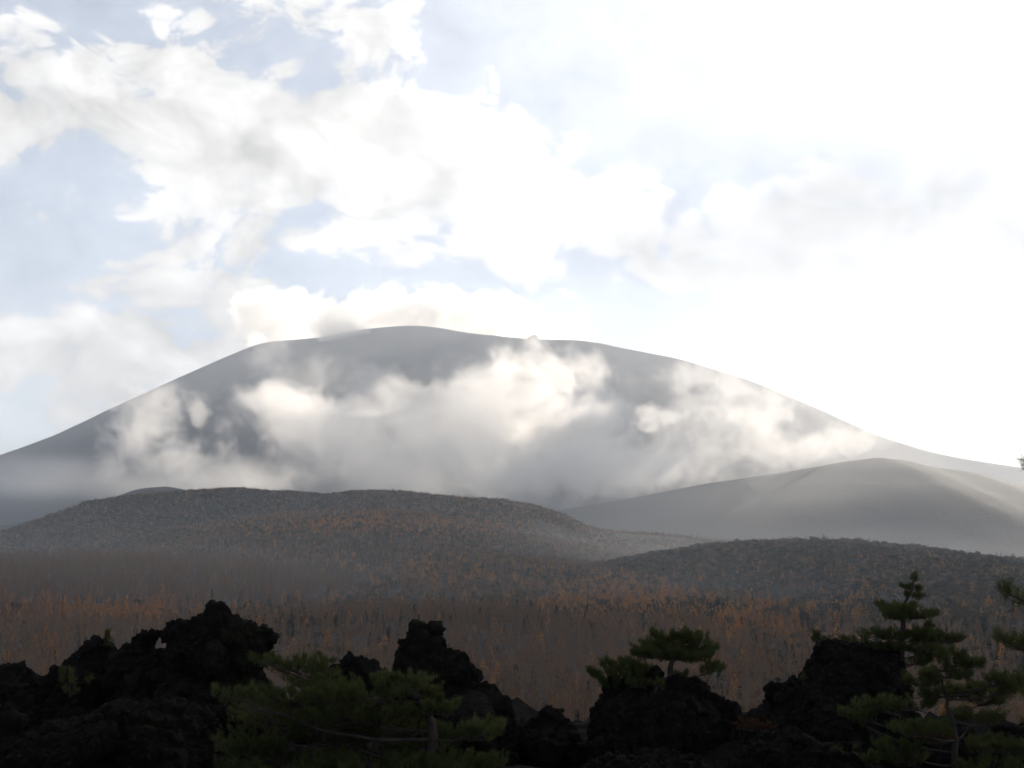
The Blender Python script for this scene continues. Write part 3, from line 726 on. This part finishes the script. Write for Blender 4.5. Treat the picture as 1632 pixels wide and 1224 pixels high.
rock_outline('lava_rock', 'rough lava heap in front at the bottom, below the blocky tower', 23,
    [(1150, 1330), (1160, 1220), (1190, 1180), (1230, 1165), (1270, 1172), (1310, 1190), (1350, 1196), (1400, 1210), (1430, 1330)], seed=14, rmax=50)
# lava field floor: rough sheet that carries the rocks and falls off towards the valley
def lava_z(X, Y):
    d = np.hypot(X, Y)
    z = np.interp(d, [0, 3, 10, 40, 62, 90, 140], [-1.65, -1.7, -4.6, -4.8, -8, -22, -31])
    q = np.stack([X.ravel(), Y.ravel(), X.ravel() * 0], 1)
    b = np.abs(fbm(q * .22, 4, .55, 5)).reshape(X.shape) * 2.6 + np.abs(fbm(q * .9, 3, .55, 6)).reshape(X.shape) * .7
    return z + (b - .5) * np.clip((d - 4) / 10, 0, 1)
add('lava_field', grid_mesh('lava_field', lava_z, -70, 70, 420, -6, 130, 380), MAT_ROCK, kind='structure')

# ------------------------------------------------------------------ pines
def needles(r, tufts, L, width, n_=22):
    """tufts: list of (point, direction); returns verts, tris of fine needles"""
    T = len(tufts)
    if T == 0: return np.zeros((0, 3)), np.zeros((0, 3), int)
    P = np.array([t[0] for t in tufts]); Dn = np.array([t[1] for t in tufts]); Dn /= np.linalg.norm(Dn, axis=1)[:, None] + 1e-9
    P = np.repeat(P, n_, 0); Dn = np.repeat(Dn, n_, 0); N = len(P)
    j = r.normal(0, 1, (N, 3)); j /= np.linalg.norm(j, axis=1)[:, None]
    d = Dn * r.uniform(.35, 1.2, (N, 1)) + j * .75; d /= np.linalg.norm(d, axis=1)[:, None]
    root = P + Dn * (r.uniform(-.6, .25, (N, 1)) * L); tip = root + d * (L * r.uniform(.75, 1.2, (N, 1)))
    s_ = np.cross(d, r.normal(0, 1, (N, 3))); s_ /= np.linalg.norm(s_, axis=1)[:, None] + 1e-9
    V = np.stack([root - s_ * width, root + s_ * width, tip], 1).reshape(-1, 3)
    return V, np.arange(N * 3).reshape(-1, 3)
def pine(name, label, D, trunk, pads, L=.08, width=.0038, rad=.10, seed=1, spread=.9, dens=1.0, mats=None, group='pines among the lava rocks', dead=(), upw=.8, thick=1.0):
    r = np.random.default_rng(seed); rr = random.Random(seed); sc = D / FPX
    tp = [at(x, y, D) for x, y in trunk]; base = tp[0].copy()
    root = empty(name, base, label=label, category='tree', group=group)
    # finer, slightly crooked trunk
    path = []
    for a, b in zip(tp, tp[1:]):
        for k in range(4): path.append(a.lerp(b, k / 4) + Vector((rr.uniform(-1, 1), rr.uniform(-1, 1), 0)) * rad * .25)
    path.append(tp[-1]); n = len(path)
    V, Fc = tube([p - base for p in path], [max(.012, rad * (1 - .88 * i / (n - 1))) for i in range(n)], 8)
    me = bpy.data.meshes.new('trunk'); me.from_pydata([tuple(v) for v in V], [], Fc); me.polygons.foreach_set('use_smooth', [True] * len(Fc)); add('trunk', me, MAT_PINEBARK, root)
    for pi, pad in enumerate(pads):
        px, py, rx, ry = pad[:4]; ry *= thick; mat = pad[4] if len(pad) > 4 else MAT_NEEDLE
        c = at(px, py, D); lat = abs(px - np.interp(py, [q[1] for q in trunk[::-1]], [q[0] for q in trunk[::-1]])) * sc
        c.y += rr.uniform(-1, 1) * spread * min(.5 + .5 * lat, 1.6)
        # attach below the pad on the trunk
        cand = [q for q in path if q.z < c.z + .05] or [path[0]]
        low = min(cand, key=lambda q: abs((c.z - q.z) - (.25 * (c - Vector((q.x, q.y, c.z))).length + .05)))
        ln = (c - low).length; mid = low.lerp(c, .55) + Vector((rr.uniform(-.05, .05), rr.uniform(-.05, .05), -.08 * ln))
        end = c - Vector((0, 0, ry * sc * .5))
        br = [low, low.lerp(mid, .5) + Vector((0, 0, -.02 * ln)), mid, mid.lerp(end, .5) + Vector((0, 0, -.01)), end]
        b0 = min(rad * .30, .008 + .008 * ln)
        parts = [tube([q - base for q in br], [b0, b0 * .85, b0 * .65, b0 * .45, b0 * .25], 6)]
        RX, RZ = rx * sc, ry * sc; tufts = []
        out = Vector((c.x - low.x, c.y - low.y, 0)); out = out.normalized() if out.length > .05 else Vector((0, -1, .0))
        nt = int(dens * 13 * rx * ry * sc * sc / (L * L)) + 6
        twigs = []
        for k in range(max(5, nt // 9)):
            a = rr.uniform(0, 2 * math.pi); q = math.sqrt(rr.uniform(.1, 1))
            e = c + Vector((math.cos(a) * RX * q, math.sin(a) * RX * .85 * q, rr.uniform(-.5, .75) * RZ * (1.1 - .5 * q))); s0 = mid.lerp(end, rr.uniform(.2, 1))
            m_ = s0.lerp(e, .6) + Vector((0, 0, -.12 * (e - s0).length)); twigs.append((s0, m_, e))
            parts.append(tube([s0 - base, m_ - base, e - base], [b0 * .3 + .003, b0 * .2 + .002, .0025], 4))
        for k in range(nt):
            s0, m_, e = rr.choice(twigs); u = rr.uniform(.55, 1.02)
            p = m_.lerp(e, (u - .35) / .65) + Vector((rr.gauss(0, .022), rr.gauss(0, .022), rr.gauss(.02, .03)))
            d = (e - m_).normalized() * .7 + Vector((rr.gauss(0, .45), rr.gauss(0, .45), upw + rr.gauss(0, .3)))
            tufts.append((p - base, d))
        V, Fc = merge(parts); me = bpy.data.meshes.new('branch'); me.from_pydata([tuple(v) for v in V], [], Fc); bo = add('branch', me, MAT_PINEBARK, root)
        V, Fc = needles(r, tufts, L, width)
        add('foliage', mesh_from('foliage', V, Fc, False), mat, bo)
    for (x0, y0, x1, y1) in dead:
        a, b = at(x0, y0, D), at(x1, y1, D); b.y += rr.uniform(-.3, .3); m_ = a.lerp(b, .5) + Vector((0, 0, -.04)); parts = [tube([a - base, m_ - base, b - base], [.022, .015, .005], 5)]
        for k in range(7):
            q = a.lerp(b, rr.uniform(.3, 1)); parts.append(tube([q - base, q - base + Vector((rr.uniform(-.15, .25) * (1 if x1 > x0 else -1), rr.uniform(-.2, .2), rr.uniform(-.05, .18)))], [.006, .002], 4))
        V, Fc = merge(parts); me = bpy.data.meshes.new('dead_branch'); me.from_pydata([tuple(v) for v in V], [], Fc); add('dead_branch', me, MAT_PINEBARK, root)
    return root

pine('pine_tree', 'wide bushy green pine in front of the lava rocks at lower left', 19, [(684, 1330), (686, 1220), (690, 1165), (672, 1120), (640, 1085), (600, 1070)],
     [(452, 1062, 58, 18), (425, 1050, 26, 12), (400, 1090, 40, 13), (470, 1100, 80, 20), (575, 1094, 100, 22), (640, 1082, 52, 18), (560, 1128, 120, 24), (440, 1142, 95, 24), (392, 1180, 60, 24), (520, 1170, 110, 24), (625, 1160, 80, 22), (693, 1125, 46, 20),
      (655, 1085, 40, 14), (740, 1168, 64, 22), (772, 1150, 34, 22), (600, 1208, 130, 22), (725, 1205, 90, 22), (455, 1208, 100, 22), (690, 1110, 18, 20), (500, 1085, 60, 16), (540, 1150, 90, 20), (670, 1190, 70, 20), (580, 1240, 150, 20), (420, 1235, 90, 20), (700, 1240, 90, 20)], L=.085, rad=.12, seed=21, spread=1.0, dens=1.1)
pine('pine_tree', 'windswept flat-topped pine growing on the massive lava rock', 25, [(1072, 1110), (1068, 1082), (1068, 1060), (1076, 1040), (1082, 1020)],
     [(1074, 1042, 62, 13), (1040, 1036, 44, 12), (1112, 1034, 40, 13), (1086, 1020, 40, 12), (1042, 1012, 11, 12), (1088, 1010, 22, 9), (1132, 1062, 26, 8), (986, 1056, 30, 9), (962, 1076, 26, 9), (998, 1070, 40, 11), (1022, 1062, 24, 9), (976, 1090, 24, 8), (1086, 1078, 12, 7), (1120, 1018, 16, 10), (1012, 1084, 20, 7), (1055, 1028, 40, 10)], L=.085, rad=.10, seed=22, spread=.7, dens=1.4, thick=1.35)
pine('pine_tree', 'tall straight pine with a thin leader and layered branches', 30, [(1434, 1170), (1436, 1110), (1436, 1050), (1437, 1000), (1442, 962), (1461, 918)],
     [(1462, 922, 7, 8), (1452, 936, 12, 5), (1466, 938, 9, 5), (1450, 948, 10, 4), (1466, 950, 9, 4), (1430, 966, 40, 9), (1412, 976, 30, 8), (1466, 977, 28, 7), (1434, 980, 30, 7), (1392, 1007, 34, 7), (1422, 1012, 32, 8), (1470, 1008, 32, 9), (1500, 1014, 26, 7), (1522, 1020, 18, 5), (1410, 1030, 28, 7), (1468, 1032, 38, 9), (1494, 1040, 28, 6), (1456, 1054, 38, 7), (1500, 998, 8, 9), (1410, 1047, 15, 4, MAT_NEEDLE_Y), (1482, 1022, 30, 7)],
     L=.095, rad=.15, seed=23, spread=.8, dens=1.7, thick=1.35, dead=((1440, 1088, 1490, 1078), (1440, 1075, 1470, 1082), (1440, 1112, 1480, 1108)))
pine('pine_tree', 'broad open-branched olive pine at the lower right', 22, [(1530, 1330), (1524, 1240), (1520, 1160), (1508, 1115), (1496, 1070)],
     [(1500, 1072, 42, 12), (1520, 1054, 34, 8), (1548, 1054, 24, 6), (1480, 1086, 38, 11), (1572, 1078, 28, 11), (1588, 1088, 18, 14), (1556, 1100, 46, 11), (1510, 1106, 44, 11), (1468, 1124, 40, 10), (1592, 1114, 40, 12), (1420, 1128, 42, 10), (1388, 1142, 34, 9), (1368, 1146, 20, 7), (1442, 1152, 52, 11), (1492, 1158, 46, 10), (1402, 1178, 42, 10), (1384, 1210, 40, 8), (1424, 1200, 40, 9), (1582, 1148, 50, 12), (1600, 1188, 60, 12), (1568, 1212, 60, 11), (1500, 1040, 24, 7)],
     L=.09, rad=.10, seed=24, spread=.9, dens=1.5, thick=1.3, dead=((1520, 1180, 1462, 1182), (1520, 1150, 1580, 1158), (1512, 1110, 1560, 1096)))
pine('pine_tree', 'near pine whose long-needled branch tips reach in from the right edge', 10, [(1790, 1500), (1780, 1250), (1770, 1000), (1735, 840), (1690, 730)],
     [(1600, 936, 16, 9), (1622, 942, 22, 14), (1650, 950, 30, 18), (1590, 1012, 20, 8), (1612, 1022, 24, 12), (1640, 1035, 34, 18), (1680, 1030, 40, 22), (1630, 1085, 16, 16), (1650, 1100, 34, 24), (1632, 744, 10, 7), (1665, 740, 26, 14), (1700, 730, 30, 20), (1625, 1150, 26, 20), (1660, 1180, 50, 26), (1690, 960, 40, 24), (1720, 860, 50, 30)],
     L=.10, width=.0026, rad=.12, seed=25, spread=.5)
pine('young_pine', 'small pine seedling on top of the leaning rock at left', 28.4, [(165, 1030), (167, 1018), (169, 1008)], [(168, 1010, 6, 6), (172, 1018, 7, 5), (174, 1026, 6, 3)], L=.08, rad=.02, seed=26, spread=.1, group='pine seedlings')
pine('young_pine', 'bushy dwarf pine on the top left corner of the blocky tower', 29.6, [(1305, 1030), (1306, 1020), (1305, 1010)], [(1304, 1010, 12, 7), (1298, 1018, 12, 6), (1314, 1018, 14, 6)], L=.08, rad=.03, seed=27, spread=.2, group='pine seedlings')
pine('young_pine', 'low dwarf pine along the top right of the blocky tower', 29.6, [(1372, 1034), (1370, 1026), (1368, 1018)], [(1366, 1020, 18, 6), (1348, 1018, 10, 6), (1388, 1026, 14, 5)], L=.08, rad=.03, seed=28, spread=.2, group='pine seedlings')
pine('young_pine', 'young pine in the gap left of the small lava knob', 33, [(512, 1085), (513, 1065), (508, 1042)], [(508, 1044, 6, 7), (518, 1054, 18, 7), (502, 1064, 16, 7), (522, 1068, 18, 7)], L=.085, rad=.04, seed=29, spread=.3, group='pine seedlings')
pine('young_pine', 'dim low pine in front of the rubble at far left', 26, [(112, 1110), (112, 1090), (110, 1070)], [(112, 1070, 24, 9), (96, 1084, 22, 8), (128, 1084, 20, 8), (108, 1098, 30, 8)], L=.085, rad=.03, seed=30, spread=.3, dens=.4, group='pine seedlings')
pine('young_pine', 'tiny pine tuft at the right end of the massive lava rock', 25.2, [(1172, 1145), (1174, 1138), (1175, 1132)], [(1175, 1132, 5, 6)], L=.07, rad=.015, seed=31, spread=.05, group='pine seedlings')
pine('young_pine', 'tiny pine tuft on the left step of the blocky tower', 29.5, [(1282, 1092), (1279, 1086), (1278, 1080)], [(1278, 1080, 6, 5)], L=.07, rad=.015, seed=32, spread=.05, group='pine seedlings')
pine('young_pine', 'small yellow-green pine on the front of the massive lava rock', 23.6, [(1044, 1104), (1046, 1096), (1047, 1090)], [(1047, 1090, 14, 6)], L=.075, rad=.015, seed=33, spread=.05, group='pine seedlings')

# ------------------------------------------------------------------ low shrubs among the rocks
def bush(name, label, px, py, D, h, w, n_, mat_twig, mat_leaf=None, seed=1):
    rr = random.Random(seed); base = at(px, py, D); root = empty(name, base, label=label, category='shrub', group='low shrubs among the rocks'); parts = []; V = []; Fc = []
    for k in range(n_):
        a = rr.uniform(0, 2 * math.pi); q = rr.uniform(.2, 1) * w
        e = Vector((math.cos(a) * q, math.sin(a) * q, h * rr.uniform(.5, 1))); m_ = e * .55 + Vector((0, 0, .1 * h)); parts.append(tube([(0, 0, 0), m_, e], [.009, .006, .002], 4))
        for j in range(6):
            p = m_.lerp(e, rr.uniform(0, 1)); d = Vector((rr.gauss(0, 1), rr.gauss(0, 1), rr.uniform(0, 1.2))).normalized() * rr.uniform(.05, .16); parts.append(tube([p, p + d], [.003, .001], 3))
            for l in range(5 if mat_leaf else 0):
                c = p + d * rr.uniform(.3, 1.1); u = Vector((rr.gauss(0, 1), rr.gauss(0, 1), rr.gauss(0, 1))).normalized() * .03; v = u.orthogonal().normalized() * .022
                n = len(V); V.extend([c - u, c + v, c + u, c - v]); Fc.append((n, n + 1, n + 2, n + 3))
    A, B = merge(parts); me = bpy.data.meshes.new('stems'); me.from_pydata([tuple(v) for v in A], [], B); add('stem', me, mat_twig, root)
    if mat_leaf:
        me = bpy.data.meshes.new('leaves'); me.from_pydata([tuple(v) for v in V], [], Fc); add('foliage', me, mat_leaf, root)
MAT_RUST = leaf_material('rust_leaves', (.040, .018, .011), (.06, .028, .013), .3, scale=3)
bush('shrub', 'small leafless shrub left of the low pointed lava heap', 832, 1160, 26.5, .35, .40, 16, MAT_PINEBARK, None, 41)
bush('shrub', 'rust-red low shrub beneath the broad pine', 1492, 1192, 26, .35, .8, 40, MAT_PINEBARK, MAT_RUST, 42)
bush('shrub', 'rust-red low shrub at the foot of the massive lava rock', 1205, 1172, 24, .3, .6, 30, MAT_PINEBARK, MAT_RUST, 43)

# ------------------------------------------------------------------ orange larches that stand out
def ground_hit(px, py):
    d = px_dir(px, py); Ys = np.arange(180, 2600, 2.0); P = np.stack([d.x / d.y * Ys, Ys, d.z / d.y * Ys], 1)
    z = ground_z(P[:, 0], P[:, 1]); k = np.argmax(z >= P[:, 2]); return P[k]
LMESH = []
for (A, B), ma, mb in KINDS['larch']:
    mA = tri_mesh('trunk', A, None); mA.materials.append(ma); mB = tri_mesh('crown', B, None); mB.materials.append(mb); LMESH.append((mA, mB))
for i, (px, py, hp, label) in enumerate([
    (84, 1050, 40, 'rusty orange larch just left of the leaning lava rock'), (108, 1022, 24, 'small orange larch above the leaning lava rock'), (28, 1002, 26, 'orange larch at the left edge of the valley'),
    (55, 992, 22, 'second orange larch from the left edge in the front row'), (110, 990, 24, 'orange larch in the front row straight above the leaning rock'), (215, 984, 24, 'bright pointed orange larch left of the hunched rock'),
    (254, 986, 20, 'bright pointed orange larch above the hunched rock'), (316, 992, 26, 'double-crowned orange larch left of the knobbed crest'), (160, 996, 26, 'broad orange larch between the leaning and hunched rocks'),
    (395, 986, 24, 'orange larch just right of the knobbed crest'), (612, 1054, 40, 'vivid orange larch left of the horned spire'), (456, 1066, 26, 'orange larch behind the top of the bushy pine'),
    (1155, 1130, 28, 'lone orange larch right of the windswept pine'), (1216, 1120, 22, 'lone orange larch left of the blocky tower'), (1146, 1012, 18, 'small orange larch above the windswept pine')]):
    P = ground_hit(px, py); root = empty('larch_tree', tuple(P), label=label, category='tree', group='orange larches in the valley')
    k = hp * P[1] / FPX / 12.0; root.scale = (k * 1.15, k * 1.15, k); root.rotation_euler[2] = i * 1.7
    add('trunk', LMESH[i % 4][0], None, root); add('crown', LMESH[i % 4][1], None, root)

# ------------------------------------------------------------------ blocks on the summit crest
def crest_rock(label, px, py, w, h, seed):
    sc = MTN_D / FPX; P = at(px, py, MTN_D); r = np.random.default_rng(seed); Vs, Fs = [], []
    for i in range(7):
        c = np.array([r.uniform(-.5, .5) * w, r.uniform(-.4, .4) * w, r.uniform(0, .6) * h]) * sc; Vs.append(ICO_V * np.array([w * .35, w * .35, h * .5]) * sc * r.uniform(.6, 1) + c); Fs.append(ICO_F + i * len(ICO_V))
    me = remeshed(np.concatenate(Vs), np.concatenate(Fs), 2.5); n = len(me.vertices); co = np.empty(n * 3, np.float32); me.vertices.foreach_get('co', co); co = co.reshape(-1, 3)
    co = co + 3 * np.stack([vnoise(co / 9.0, seed + k) for k in range(3)], 1); me.vertices.foreach_set('co', co.astype(np.float32).ravel()); me.update()
    o = add('crest_rock', me, MAT_ASH, label=label, category='rock', group='blocks on the summit crest'); o.location = P
crest_rock('blocky rock sticking up from the summit crest, right of centre', 851, 541, 15, 9, 5)
crest_rock('tiny rock on the right shoulder of the summit crest', 1044, 568, 5, 4, 6)
